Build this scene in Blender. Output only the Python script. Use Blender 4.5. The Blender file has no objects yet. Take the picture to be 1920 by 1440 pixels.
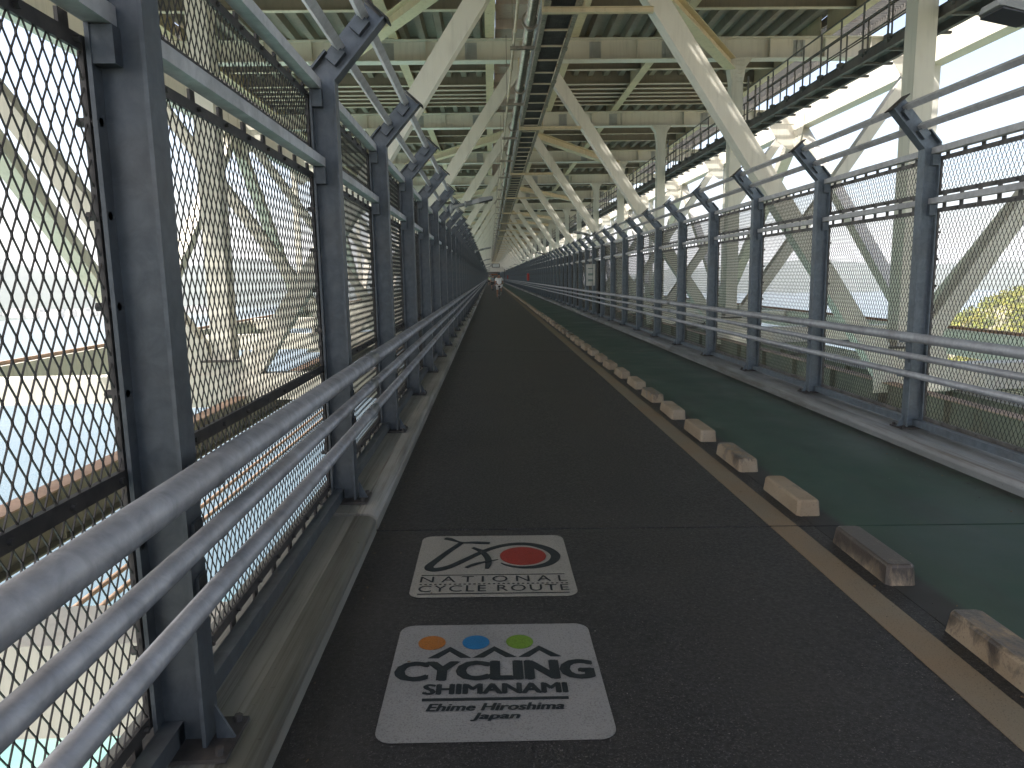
import bpy, math, random
from mathutils import Vector, Matrix
random.seed(7)
S = bpy.context.scene
COL = S.collection
R = math.radians
RHO = 0.017                                   # cross fall of the walkway
CAMH = 1.5
PITCH = 2.07                                  # fence bay
CX = 1.5                                      # bridge axis
FR0, FRS = 13.95, 10.35                       # first cross frame, frame spacing
def wz(x): return -RHO * x                    # walkway surface height
def wx(x, h): return x + RHO * 0              # posts stand plumb

# ------------------------------------------------------------------ mesh builder
class MB:
    def __init__(self): self.v = []; self.f = []; self.sm = []
    def quad(self, pts, smooth=False):
        n = len(self.v); self.v += [tuple(p) for p in pts]
        self.f.append(tuple(range(n, n + len(pts)))); self.sm.append(smooth)
    def hexa(self, p):                        # 8 corners: bottom 4 (ccw), top 4
        n = len(self.v); self.v += [tuple(q) for q in p]
        for f in ((3,2,1,0),(4,5,6,7),(0,1,5,4),(1,2,6,5),(2,3,7,6),(3,0,4,7)):
            self.f.append(tuple(n + i for i in f)); self.sm.append(False)
    def box(self, x0, x1, y0, y1, z0, z1):
        self.hexa([(x0,y0,z0),(x1,y0,z0),(x1,y1,z0),(x0,y1,z0),(x0,y0,z1),(x1,y0,z1),(x1,y1,z1),(x0,y1,z1)])
    def bar(self, a, b, w, h, up=(0,0,1)):    # rectangular bar a->b, w sideways, h along up
        a, b = Vector(a), Vector(b); d = (b - a).normalized()
        s = d.cross(Vector(up))
        if s.length < 1e-6: s = d.cross(Vector((1,0,0)))
        s.normalize(); u = s.cross(d).normalized()
        s *= w/2; u *= h/2
        self.hexa([a-s-u, a+s-u, b+s-u, b-s-u, a-s+u, a+s+u, b+s+u, b-s+u])
    def ibeam(self, a, b, w, h, tf, tw, up=(0,0,1)):
        a, b = Vector(a), Vector(b); d = (b-a).normalized()
        s = d.cross(Vector(up)).normalized(); u = s.cross(d).normalized()
        self.bar(a + u*(h/2-tf/2), b + u*(h/2-tf/2), w, tf, up)
        self.bar(a - u*(h/2-tf/2), b - u*(h/2-tf/2), w, tf, up)
        self.bar(a, b, tw, h-2*tf, up)
    def tube(self, pts, r, n=12, caps=True, smooth=True):
        pts = [Vector(p) for p in pts]; base = len(self.v); rr = r if isinstance(r, (list,tuple)) else [r]*len(pts)
        for i, p in enumerate(pts):
            d = (pts[min(i+1,len(pts)-1)] - pts[max(i-1,0)]).normalized()
            ref = Vector((0,0,1)) if abs(d.z) < .9 else Vector((1,0,0))
            s = d.cross(ref).normalized(); u = s.cross(d)
            for k in range(n):
                t = 2*math.pi*k/n
                self.v.append(tuple(p + s*math.cos(t)*rr[i] + u*math.sin(t)*rr[i]))
        for i in range(len(pts)-1):
            for k in range(n):
                a = base + i*n + k; b = base + i*n + (k+1) % n
                self.f.append((a, b, b+n, a+n)); self.sm.append(smooth)
        if caps:
            self.f.append(tuple(base + k for k in reversed(range(n)))); self.sm.append(False)
            self.f.append(tuple(base + (len(pts)-1)*n + k for k in range(n))); self.sm.append(False)
    def prism(self, poly, axis, t0, t1):      # extrude 2D polygon along axis
        def mk(p, t):
            return (t, p[0], p[1]) if axis == 'x' else ((p[0], t, p[1]) if axis == 'y' else (p[0], p[1], t))
        n = len(poly); b = len(self.v)
        self.v += [mk(p, t0) for p in poly] + [mk(p, t1) for p in poly]
        self.f.append(tuple(b+i for i in reversed(range(n)))); self.f.append(tuple(b+n+i for i in range(n)))
        self.sm += [False, False]
        for i in range(n):
            j = (i+1) % n; self.f.append((b+i, b+j, b+n+j, b+n+i)); self.sm.append(False)
    def build(self, name, m, parent=None, bevel=0, loc=None, fix=True):
        me = bpy.data.meshes.new(name); me.from_pydata(self.v, [], self.f); me.update()
        if fix:
            import bmesh
            bm = bmesh.new(); bm.from_mesh(me); bmesh.ops.recalc_face_normals(bm, faces=bm.faces); bm.to_mesh(me); bm.free()
        me.polygons.foreach_set('use_smooth', self.sm)
        o = bpy.data.objects.new(name, me); COL.objects.link(o)
        me.materials.append(M[m] if isinstance(m, str) else m)
        if parent: o.parent = parent
        if loc: o.location = loc
        if bevel:
            b = o.modifiers.new('bevel', 'BEVEL'); b.width = bevel; b.segments = 2; b.limit_method = 'ANGLE'
        return o

def tag(o, label=None, cat=None, group=None, kind=None):
    if label: o['label'] = label
    if cat: o['category'] = cat
    if group: o['group'] = group
    if kind: o['kind'] = kind
    return o
def thing(name, label, cat, loc=(0,0,0), group=None):
    o = bpy.data.objects.new(name, None); COL.objects.link(o); o.location = loc; o.empty_display_size = .2
    return tag(o, label, cat, group)
KIDS = {}
def copy_tree(o, parent=None):
    c = o.copy(); COL.objects.link(c); c.parent = parent
    for ch in list(o.children): copy_tree(ch, c)
    return c
ORD = ['first','second','third','fourth','fifth','sixth','seventh','eighth','ninth','tenth','eleventh','twelfth',
       'thirteenth','fourteenth','fifteenth','sixteenth','seventeenth','eighteenth','nineteenth','twentieth']

# ------------------------------------------------------------------ materials
M = {}
class N:
    def __init__(s, name):
        s.m = bpy.data.materials.new(name); s.m.use_nodes = True
        s.t = s.m.node_tree; s.b = s.t.nodes['Principled BSDF']; M[name] = s.m
        s.co = s.t.nodes.new('ShaderNodeTexCoord')
    def map(s, scale=(1,1,1), src='Object'):
        n = s.t.nodes.new('ShaderNodeMapping'); n.inputs['Scale'].default_value = scale
        s.t.links.new(s.co.outputs[src], n.inputs[0]); return n.outputs[0]
    def noise(s, scale, detail=4, rough=.55, vec=None, dist=0):
        n = s.t.nodes.new('ShaderNodeTexNoise'); n.inputs['Scale'].default_value = scale
        n.inputs['Detail'].default_value = detail; n.inputs['Roughness'].default_value = rough
        n.inputs['Distortion'].default_value = dist
        s.t.links.new(vec or s.map(), n.inputs['Vector']); return n.outputs['Fac']
    def ramp(s, fac, stops):
        n = s.t.nodes.new('ShaderNodeValToRGB'); e = n.color_ramp.elements
        while len(e) < len(stops): e.new(.5)
        for i, (p, c) in enumerate(stops):
            e[i].position = p; e[i].color = (*c, 1) if len(c) == 3 else c
        s.t.links.new(fac, n.inputs[0]); return n.outputs[0]
    def mix(s, fac, a, b, mode='MIX'):
        n = s.t.nodes.new('ShaderNodeMix'); n.data_type = 'RGBA'; n.blend_type = mode
        for inp, val in ((n.inputs[0], fac), (n.inputs[6], a), (n.inputs[7], b)):
            if isinstance(val, (int, float)): inp.default_value = val
            elif isinstance(val, tuple): inp.default_value = (*val, 1)
            else: s.t.links.new(val, inp)
        return n.outputs[2]
    def math(s, op, a, b=0.0):
        n = s.t.nodes.new('ShaderNodeMath'); n.operation = op
        for inp, val in ((n.inputs[0], a), (n.inputs[1], b)):
            if isinstance(val, (int, float)): inp.default_value = val
            else: s.t.links.new(val, inp)
        return n.outputs[0]
    def bump(s, h, strength=.3, dist=.01):
        n = s.t.nodes.new('ShaderNodeBump'); n.inputs['Strength'].default_value = strength; n.inputs['Distance'].default_value = dist
        s.t.links.new(h, n.inputs['Height']); s.t.links.new(n.outputs[0], s.b.inputs['Normal'])
    def out(s, col=None, rough=.6, metal=0, spec=.5):
        if col is not None:
            if isinstance(col, tuple): s.b.inputs['Base Color'].default_value = (*col, 1)
            else: s.t.links.new(col, s.b.inputs['Base Color'])
        if isinstance(rough, (int, float)): s.b.inputs['Roughness'].default_value = rough
        else: s.t.links.new(rough, s.b.inputs['Roughness'])
        s.b.inputs['Metallic'].default_value = metal
        s.b.inputs['Specular IOR Level'].default_value = spec
        return s.m
    def sep(s, src='Object'):
        n = s.t.nodes.new('ShaderNodeSeparateXYZ'); s.t.links.new(s.co.outputs[src], n.inputs[0]); return n.outputs

def paint(name, c, dark, scale=.8, rough=.55, streak=True, spec=.4, rust=0):
    n = N(name)
    a = n.noise(scale, 5, .6)
    col = n.ramp(a, [(.3, dark), (.62, c)])
    if streak:
        st = n.noise(3.0, 4, .6, n.map((3, 3, .25)))
        col = n.mix(n.ramp(st, [(.5, (0,0,0)), (.72, (.45,.45,.45))]), col, tuple(v*.72 for v in dark))
    if rust:
        rs = n.noise(2.2, 6, .7, n.map((1, 1, .5)))
        col = n.mix(n.ramp(rs, [(.60, (0,0,0)), (.72, (rust,)*3)]), col, (.19, .10, .05))
    fine = n.noise(60, 3)
    n.bump(fine, .08, .004)
    n.out(col, rough, 0, spec)
paint('bridge_paint', (.635,.605,.53), (.58,.55,.475), .5, .5, rust=.10)
paint('bridge_paint_cream', (.60,.51,.34), (.50,.42,.28), .6, .55, rust=.5)
paint('deck_paint', (.265,.232,.185), (.195,.172,.137), .7, .6, rust=.1)
paint('rib_paint', (.62,.54,.43), (.46,.40,.31), .7, .55, rust=.4)
paint('splice_paint', (.42,.43,.42), (.33,.34,.335), 1.5, .5, streak=False)
paint('girder_paint', (.20,.185,.145), (.12,.112,.088), .6, .65, rust=.5)
paint('primer_red', (.42,.29,.21), (.25,.165,.115), 1.2, .7, rust=.6)
paint('catwalk_steel', (.13,.125,.115), (.075,.072,.07), 1.5, .6, rust=.35)
paint('plate_pink', (.42,.36,.33), (.34,.29,.27), .7, .6)
def galv(name, c, dark, metal=.35, rough=.42, brown=.35):
    n = N(name)
    a = n.noise(14, 5, .65, n.map((1,1,1)), .6); b = n.noise(2.1, 4, .6)
    col = n.ramp(a, [(.32, dark), (.68, c)])
    col = n.mix(n.ramp(b, [(.45, (0,0,0)), (.75, (brown,)*3)]), col, (.13,.115,.10))
    v = n.noise(5, 4, .6, n.map((2.5, 2.5, .3)))
    col = n.mix(n.ramp(v, [(.5, (0,0,0)), (.7, (.3,.3,.3))]), col, tuple(x*.6 for x in dark))
    n.bump(a, .1, .002)
    n.out(col, n.math('ADD', n.math('MULTIPLY', b, .25), rough-.1), metal, .5)
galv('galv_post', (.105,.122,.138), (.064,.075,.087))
galv('galv_post_lit', (.175,.215,.25), (.118,.146,.174))  # lit copy of galv_post: right fence's brighter light put into the colour
galv('galv_pipe_lit', (.38,.405,.43), (.27,.29,.31), .3, .42, .4)  # lit copy of galv_pipe for the right handrails, light put into its colour
galv('galv_rail', (.55,.56,.57), (.40,.41,.42), .1, .5, .35)
galv('galv_pipe', (.32,.33,.345), (.205,.213,.227), .4, .4, .55)
galv('pipe_metal', (.40,.37,.32), (.27,.24,.20), .85, .3, .4)
galv('tray_metal', (.36,.34,.28), (.16,.145,.12), .4, .5, .6)
n = N('mesh_black'); n.out(n.ramp(n.noise(9, 4), [(.35, (.016,.015,.015)), (.7, (.034,.031,.029))]), .55, 0, .35)
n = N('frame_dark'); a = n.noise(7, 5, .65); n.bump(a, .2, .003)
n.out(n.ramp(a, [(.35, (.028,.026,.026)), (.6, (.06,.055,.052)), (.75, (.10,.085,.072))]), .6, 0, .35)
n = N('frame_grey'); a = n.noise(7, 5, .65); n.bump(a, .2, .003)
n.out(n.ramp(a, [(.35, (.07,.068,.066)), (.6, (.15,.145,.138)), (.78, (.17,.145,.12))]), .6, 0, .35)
n = N('bolt_steel'); n.out(n.ramp(n.noise(40, 3), [(.4, (.05,.045,.042)), (.7, (.16,.13,.10))]), .5, .3)

# asphalt
n = N('asphalt')
f1 = n.noise(120, 4, .8); f2 = n.noise(1.3, 5, .6); f3 = n.noise(60, 3, .6)
col = n.ramp(f1, [(.38, (.004,.0042,.005)), (.54, (.0185,.0185,.0205)), (.63, (.09,.085,.083)), (.70, (.34,.31,.28))])
col = n.mix(n.ramp(f2, [(.35, (0,0,0)), (.70, (.9,.9,.9))]), col, n.mix(.5, col, (.046,.042,.040)))
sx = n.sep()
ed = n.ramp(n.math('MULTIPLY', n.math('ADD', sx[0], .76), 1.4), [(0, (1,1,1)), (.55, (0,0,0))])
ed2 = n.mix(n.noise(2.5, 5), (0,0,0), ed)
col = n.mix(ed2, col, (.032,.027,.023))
n.bump(n.math('ADD', f1, n.math('MULTIPLY', f3, .6)), .55, .004)
n.out(col, n.ramp(f3, [(.3, (.42,)*3), (.7, (.68,)*3)]), 0, .45)
# green coating
n = N('green_coating')
f1 = n.noise(180, 3, .7); f2 = n.noise(.9, 5, .6); f4 = n.noise(3.0, 5, .65, n.map((1, .25, 1)))
col = n.ramp(f2, [(.3, (.025,.050,.036)), (.7, (.041,.078,.056))])
col = n.mix(n.ramp(f4, [(.5, (0,0,0)), (.78, (.55,.55,.55))]), col, (.036,.040,.034))
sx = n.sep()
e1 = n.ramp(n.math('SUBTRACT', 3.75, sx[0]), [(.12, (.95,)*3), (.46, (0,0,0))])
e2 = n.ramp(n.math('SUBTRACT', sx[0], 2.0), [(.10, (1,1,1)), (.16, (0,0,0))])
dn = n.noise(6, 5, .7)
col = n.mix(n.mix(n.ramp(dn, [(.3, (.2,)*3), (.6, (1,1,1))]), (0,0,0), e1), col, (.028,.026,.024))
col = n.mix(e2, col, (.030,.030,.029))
grit = n.ramp(n.noise(320, 2), [(.74, (0,0,0)), (.80, (.5,.5,.5))])
col = n.mix(grit, col, (.012,.012,.012))
n.bump(f1, .3, .002); n.out(col, n.ramp(f2, [(.3, (.5,)*3), (.7, (.75,)*3)]), 0, .4)
# yellow line
n = N('line_paint')
f1 = n.noise(4, 6, .7); f2 = n.noise(160, 3, .7); f3 = n.noise(1.1, 4)
col = n.ramp(f3, [(.38, (.185,.160,.118)), (.66, (.205,.142,.085))])
col = n.mix(n.ramp(f1, [(.5, (0,0,0)), (.75, (.5,)*3)]), col, (.20,.165,.115))
col = n.mix(n.ramp(f2, [(.57, (0,0,0)), (.68, (.8,)*3)]), col, (.035,.032,.030))
n.bump(f2, .4, .002); n.out(col, .7, 0, .3)
# kerb
n = N('kerb_steel')
f1 = n.noise(2.2, 5, .6, n.map((1, .35, 1))); f2 = n.noise(40, 4, .7); f3 = n.noise(5, 5, .7, n.map((9, .12, 1)))
col = n.ramp(f1, [(.3, (.15,.145,.125)), (.55, (.225,.218,.19)), (.75, (.28,.28,.265))])
col = n.mix(n.ramp(f3, [(.5, (0,0,0)), (.68, (.75,)*3)]), col, (.075,.060,.043))
col = n.mix(n.ramp(f2, [(.66, (0,0,0)), (.73, (.9,)*3)]), col, (.05,.042,.035))
n.bump(f2, .15, .003); n.out(col, n.ramp(f1, [(.3, (.55,)*3), (.7, (.4,)*3)]), 0, .45)
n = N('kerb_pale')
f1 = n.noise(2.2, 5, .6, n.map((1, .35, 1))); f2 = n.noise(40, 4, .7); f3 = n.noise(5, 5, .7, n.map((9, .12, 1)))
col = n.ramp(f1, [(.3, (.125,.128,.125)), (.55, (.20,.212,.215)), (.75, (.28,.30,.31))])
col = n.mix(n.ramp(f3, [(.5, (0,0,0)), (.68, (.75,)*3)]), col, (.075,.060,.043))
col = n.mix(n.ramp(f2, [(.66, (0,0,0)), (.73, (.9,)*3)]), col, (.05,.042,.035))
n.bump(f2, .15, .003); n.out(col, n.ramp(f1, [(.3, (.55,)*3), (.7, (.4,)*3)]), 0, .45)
# blocks
def blockmat(name, lo, hi):
    n = N(name)
    oi = n.t.nodes.new('ShaderNodeObjectInfo')
    ad = n.t.nodes.new('ShaderNodeVectorMath'); ad.operation = 'ADD'
    n.t.links.new(n.co.outputs['Object'], ad.inputs[0])
    cm = n.t.nodes.new('ShaderNodeCombineXYZ'); mu = n.math('MULTIPLY', oi.outputs['Random'], 40.0)
    n.t.links.new(mu, cm.inputs[0]); n.t.links.new(mu, cm.inputs[1]); n.t.links.new(cm.outputs[0], ad.inputs[1])
    v = ad.outputs[0]
    sv = n.t.nodes.new('ShaderNodeMapping'); sv.inputs['Scale'].default_value = (1.6, .7, .45); n.t.links.new(v, sv.inputs[0])
    zz = n.math('MULTIPLY', n.math('SUBTRACT', n.sep()[2], .05), 1.6)      # tyre grime sits on the upper edge
    a = n.math('ADD', n.noise(11, 7, .72, sv.outputs[0], .3), zz)
    b = n.noise(110, 3, .7, v); c = n.noise(2.5, 5, .6, v)
    col = n.ramp(c, [(.35, (.245,.185,.12)), (.55, (.30,.24,.168)), (.75, (.33,.285,.22))])
    col = n.mix(n.ramp(b, [(.58, (0,0,0)), (.68, (.7,)*3)]), col, (.13,.10,.075))
    col = n.mix(n.ramp(a, [(lo, (0,0,0)), ((lo+hi)/2, (.45,)*3), (hi+.06, (.9,)*3)]), col, (.040,.035,.034))
    n.bump(b, .5, .004); n.out(col, n.ramp(a, [(lo, (.75,)*3), (hi, (.38,)*3)]), 0, .5)
blockmat('block_tan', .66, .80); blockmat('block_smeared', .49, .60); blockmat('block_black', .34, .45)
# stickers
def sticker(name, base):
    n = N(name)
    b = n.noise(140, 4, .8); c = n.noise(3, 5, .6); d = n.noise(9, 5, .7, n.map((6, .25, 1)))
    col = n.ramp(c, [(.3, tuple(v*.80 for v in base)), (.7, base)])
    col = n.mix(n.ramp(d, [(.60, (0,0,0)), (.72, (.28,)*3)]), col, (.14,.14,.15))
    col = n.mix(n.ramp(b, [(.50, (0,0,0)), (.66, (.75,)*3)]), col, tuple(v*.35 for v in base))
    n.bump(b, .5, .003); n.out(col, .55, 0, .4)
sticker('sticker_white', (.265,.260,.255)); sticker('sticker_cream', (.285,.27,.235)); sticker('ink_dark', (.014,.020,.024)); sticker('ink_red', (.26,.028,.020))
sticker('ink_orange', (.36,.13,.025)); sticker('ink_blue', (.012,.15,.34)); sticker('ink_green', (.13,.23,.025))
def plain(name, c, rough=.5, metal=0, spec=.5, var=.25):
    n = N(name); a = n.noise(6, 4)
    n.out(n.ramp(a, [(.3, tuple(v*(1-var) for v in c)), (.7, c)]), rough, metal, spec)
plain('joint_black', (.006,.006,.006), .8)
plain('lamp_grey', (.30,.31,.30), .45); plain('lamp_dark', (.035,.037,.042), .4); plain('lamp_lens', (.25,.26,.26), .2)
plain('white_panel', (.62,.63,.60), .4); plain('panel_mark', (.10,.20,.17), .5); plain('red_paint', (.42,.035,.025), .4)
plain('orange_paint', (.55,.16,.03), .5); plain('skin', (.42,.22,.14), .55); plain('skin_pale', (.50,.30,.21), .55)
plain('cloth_white', (.82,.82,.82), .85, var=.08); plain('cloth_black', (.02,.02,.023), .8); plain('cloth_grey', (.22,.26,.27), .85)
plain('cloth_lime', (.52,.62,.35), .85); plain('helmet_teal', (.02,.09,.11), .35); plain('rubber', (.015,.015,.016), .7)
plain('bike_paint', (.05,.05,.06), .3); plain('bike_metal', (.4,.4,.4), .3, .9); plain('concrete', (.34,.33,.30), .8)
# foliage, water, land
n = N('foliage')
oi = n.noise(.11, 4, .6); o2 = n.noise(.8, 3, .7)
c = n.ramp(oi, [(.3, (.085,.12,.012)), (.5, (.20,.20,.02)), (.7, (.30,.24,.035))])
c = n.mix(n.ramp(o2, [(.4, (0,0,0)), (.7, (.7,)*3)]), c, (.035,.07,.012)); n.out(c, .7, 0, .2)
n = N('land'); n.out(n.ramp(n.noise(.05, 5), [(.4, (.14,.14,.08)), (.65, (.24,.22,.165))]), .9, 0, .1)
n = N('hill'); n.out(n.ramp(n.noise(.012, 7, .65), [(.35, (.022,.040,.032)), (.65, (.045,.065,.048))]), .9, 0, .1)
n = N('town'); n.out(n.ramp(n.noise(.08, 3), [(.4, (.3,.28,.25)), (.6, (.55,.52,.48))]), .8, 0, .2)
n = N('water')
w = n.noise(.35, 4, .6, n.map((1, .45, 1))); w2 = n.noise(.012, 4, .5)
pos = n.sep(); dx = n.math('MULTIPLY', n.math('ADD', pos[0], 40), .011); dy = n.math('MULTIPLY', n.math('SUBTRACT', pos[1], 25), .013)
rad = n.math('ADD', n.math('ADD', n.math('MULTIPLY', dx, dx), n.math('MULTIPLY', dy, dy)), n.math('MULTIPLY', n.math('SUBTRACT', w2, .5), .8))
deep = n.ramp(w2, [(.35, (.062,.10,.118)), (.65, (.08,.118,.132))])
shal = n.ramp(n.noise(.03, 4), [(.35, (.08,.19,.178)), (.6, (.115,.22,.195)), (.75, (.20,.25,.17))])
n.out(n.mix(n.ramp(rad, [(.25, (0,0,0)), (1.0, (1,1,1))]), shal, deep), .25, 0, .4); n.bump(w, .25, .5)

# ------------------------------------------------------------------ camera, light
F, VX, VY = 1340.0, 918.5, 519.5
th = math.atan((720-VY)/F); ya = math.atan((960-VX)/F*math.cos(th))
fwd = Matrix.Rotation(-ya, 3, 'Z') @ Vector((0, math.cos(th), -math.sin(th)))
rgt = Matrix.Rotation(-ya, 3, 'Z') @ Vector((1, 0, 0)); up = rgt.cross(fwd)
Ro = Matrix(((math.cos(RHO),0,math.sin(RHO)),(0,1,0),(-math.sin(RHO),0,math.cos(RHO))))
fwd, rgt, up = Ro @ fwd, Ro @ rgt, Ro @ up
cam = bpy.data.cameras.new('camera'); co = bpy.data.objects.new('camera', cam); COL.objects.link(co)
mw = Matrix((rgt, up, -fwd)).transposed().to_4x4(); mw.translation = (0, 0, CAMH); co.matrix_world = mw
cam.sensor_width = 36; cam.lens = 36*F/1920; cam.clip_start = .05; cam.clip_end = 12000
S.camera = co
SUN = Vector((-.70, -.32, 1)).normalized()
sl = bpy.data.lights.new('sun', 'SUN'); sl.energy = 4.0; sl.angle = R(.53); sl.color = (1, .96, .90)
so = bpy.data.objects.new('sun', sl); COL.objects.link(so)
so.rotation_euler = SUN.to_track_quat('Z', 'Y').to_euler()
W = bpy.data.worlds.new('World'); S.world = W; W.use_nodes = True
sky = W.node_tree.nodes.new('ShaderNodeTexSky'); sky.sky_type = 'NISHITA'; sky.sun_disc = False
sky.sun_elevation = math.asin(SUN.z); sky.sun_rotation = math.atan2(SUN.x, SUN.y)
sky.air_density = .85; sky.dust_density = 4.5; sky.ozone_density = 1.0
bg = W.node_tree.nodes['Background']; bg.inputs[1].default_value = .15
tint = W.node_tree.nodes.new('ShaderNodeMix'); tint.data_type = 'RGBA'; tint.blend_type = 'MULTIPLY'
tint.inputs[0].default_value = 1; tint.inputs[7].default_value = (1.0, .985, .955, 1)      # daylight white balance
W.node_tree.links.new(sky.outputs[0], tint.inputs[6]); W.node_tree.links.new(tint.outputs[2], bg.inputs[0])
S.view_settings.view_transform = 'Standard'; S.view_settings.look = 'None'; S.view_settings.gamma = 1
S.view_settings.exposure = 1.6
cy = S.cycles; cy.max_bounces = 7; cy.diffuse_bounces = 5; cy.glossy_bounces = 3; cy.transmission_bounces = 2
cy.caustics_reflective = False; cy.caustics_refractive = False; cy.sample_clamp_indirect = 6
cy.volume_bounces = 1

# ------------------------------------------------------------------ walkway, kerbs, markings
YN, YF = -6.0, 334.0
J0 = 4.12
joints = [J0 + FRS*i for i in range(-1, 33)]
def strip(mb, x0, x1, y0, y1, dz0, t, wear=False):
    mb.hexa([(x0,y0,wz(x0)+dz0-t),(x1,y0,wz(x1)+dz0-t),(x1,y1,wz(x1)+dz0-t),(x0,y1,wz(x0)+dz0-t),
             (x0,y0,wz(x0)+dz0),(x1,y0,wz(x1)+dz0),(x1,y1,wz(x1)+dz0),(x0,y1,wz(x0)+dz0)])
segs = []; prev = YN
for j in joints:
    if j > prev: segs.append((prev+.011, j-.011)); prev = j
segs.append((prev+.007, YF))
m = MB(); g = MB(); l = MB()
for a, b in segs:
    strip(m, -.74, 1.94, a, b, 0, .08)
    strip(g, 1.945, 3.75, a, b, 0, .08)
    strip(l, 1.67, 1.838, a, b, .0035, .003)
tag(m.build('walkway', 'asphalt'), kind='structure')
tag(g.build('path', 'green_coating'), kind='structure')
tag(l.build('painted_line', 'line_paint'), kind='structure')
m = MB(); strip(m, -1.25, 4.25, YN, YF, -.085, .1)
for xs in (-1.15, .6, 2.3, 4.1): m.box(xs-.01, xs+.01, YN, YF, -.62, -.2+wz(xs))
tag(m.build('walkway_slab', 'deck_paint'), kind='structure')

def kerb(xf, s, name):
    m = MB(); pr = []
    # local profile (d outward from foot, h)
    pr = [(0,-.05),(0,.0),(.004,.045)] + [(.052-.048*math.cos(t), .052+.048*math.sin(t)) for t in [i*math.pi/2/6 for i in range(7)]] + [(.12,.101),(.46,.103),(.46,-.05)]
    for a, b in segs:
        a2, b2 = a+.012, b-.012
        n0 = len(m.v)
        for y in (a2, b2):
            for d, h in pr:
                x = xf + s*d; m.v.append((x, y, wz(x)+h))
        k = len(pr)
        for i in range(k-1):
            m.f.append((n0+i, n0+i+1, n0+k+i+1, n0+k+i)); m.sm.append(2 <= i <= 9)
        m.f.append(tuple(n0+i for i in range(k))); m.f.append(tuple(n0+k+i for i in reversed(range(k)))); m.sm += [False, False]
    # joint cover collars
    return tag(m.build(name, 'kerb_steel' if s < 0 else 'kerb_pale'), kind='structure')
kerb(-.705, -1, 'kerb'); kerb(3.63, 1, 'kerb')

# ground signs -----------------------------------------------------
def rrect(x0, x1, y0, y1, r, n=6):
    p = []
    for cx, cy, a0 in ((x1-r,y0+r,-90),(x1-r,y1-r,0),(x0+r,y1-r,90),(x0+r,y0+r,180)):
        for i in range(n+1):
            t = R(a0 + 90*i/n); p.append((cx+r*math.cos(t), cy+r*math.sin(t)))
    return p
def flat(poly, name, mat, parent, h, t=.0012):
    m = MB(); n = len(poly)
    m.v = [(x, y, wz(x)+h-t) for x, y in poly] + [(x, y, wz(x)+h) for x, y in poly]
    m.f = [tuple(reversed(range(n))), tuple(range(n, 2*n))] + [(i, (i+1) % n, n+(i+1) % n, n+i) for i in range(n)]
    m.sm = [False]*len(m.f)
    return m.build(name, mat, parent)
def flats(polys, name, mat, parent, h, t=.0012):
    m = MB()
    for poly in polys:
        n = len(poly); b = len(m.v)
        m.v += [(x, y, wz(x)+h-t) for x, y in poly] + [(x, y, wz(x)+h) for x, y in poly]
        m.f += [tuple(b+i for i in reversed(range(n))), tuple(b+n+i for i in range(n))] + [(b+i, b+(i+1) % n, b+n+(i+1) % n, b+n+i) for i in range(n)]
    m.sm = [False]*len(m.f)
    return m.build(name, mat, parent)
def stroke(pts, ws):                          # variable width closed outline
    L, Rr = [], []
    for i, p in enumerate(pts):
        a = Vector(pts[max(i-1,0)]); b = Vector(pts[min(i+1,len(pts)-1)])
        d = (b-a).normalized(); nn = Vector((-d.y, d.x)) * ws[i]/2
        L.append(tuple(Vector(p)+nn)); Rr.append(tuple(Vector(p)-nn))
    return [[L[i], L[i+1], Rr[i+1], Rr[i]] for i in range(len(pts)-1)]
def catmull(pts, n=5):
    P = [Vector(p) for p in pts]; out = []
    for i in range(len(P)-1):
        p0, p1, p2, p3 = P[max(i-1,0)], P[i], P[i+1], P[min(i+2,len(P)-1)]
        for k in range(n):
            t = k/n
            out.append(.5*((2*p1)+(p2-p0)*t+(2*p0-5*p1+4*p2-p3)*t*t+(3*p1-p0-3*p2+p3)*t**3))
    out.append(P[-1]); return out
def brush(pts, n=6):                          # pts (x,y,w)
    c = catmull([(p[0], p[1], p[2]) for p in pts], n)
    return stroke([(v.x, v.y) for v in c], [max(v.z, .002) for v in c])
def text(body, x0, x1, y0, y1, mat, parent, h, bold=0, shear=0, name='lettering', space=1.0, fat=0):
    cu = bpy.data.curves.new('txt', 'FONT'); cu.body = body; cu.size = 1; cu.offset = bold; cu.shear = shear
    cu.space_character = space; cu.resolution_u = 3; cu.fill_mode = 'BOTH'; cu.extrude = 0
    o = bpy.data.objects.new('txt', cu); COL.objects.link(o)
    dg = bpy.context.evaluated_depsgraph_get(); dg.update()
    me = bpy.data.meshes.new_from_object(o.evaluated_get(dg))
    bpy.data.objects.remove(o)
    xs = [v.co.x for v in me.vertices]; ys = [v.co.y for v in me.vertices]
    ax, bx, ay, by = min(xs), max(xs), min(ys), max(ys)
    for v in me.vertices:
        x = x0 + (v.co.x-ax)/(bx-ax)*(x1-x0); y = y0 + (v.co.y-ay)/(by-ay)*(y1-y0)
        v.co = (x, y, wz(x)+h)
    if fat:
        vs = [v.co.copy() for v in me.vertices]; fs = [tuple(p.vertices) for p in me.polygons]; nv = len(vs); V = []; Fc = []
        for q, (dx, dy) in enumerate(((-1,0),(-.33,.5),(.33,-.5),(1,0),(0,0))):
            V += [(v.x+dx*fat, v.y+dy*fat, v.z+q*.00012) for v in vs]; Fc += [tuple(i+q*nv for i in f) for f in fs]
        me = bpy.data.meshes.new(name); me.from_pydata(V, [], Fc)
    me.name = name
    ob = bpy.data.objects.new(name, me); COL.objects.link(ob); ob.parent = parent
    me.materials.clear(); me.materials.append(M[mat]); return ob
def circ(cx, cy, r, n=40): return [(cx+r*math.cos(2*math.pi*i/n), cy+r*math.sin(2*math.pi*i/n)) for i in range(n)]

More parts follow.
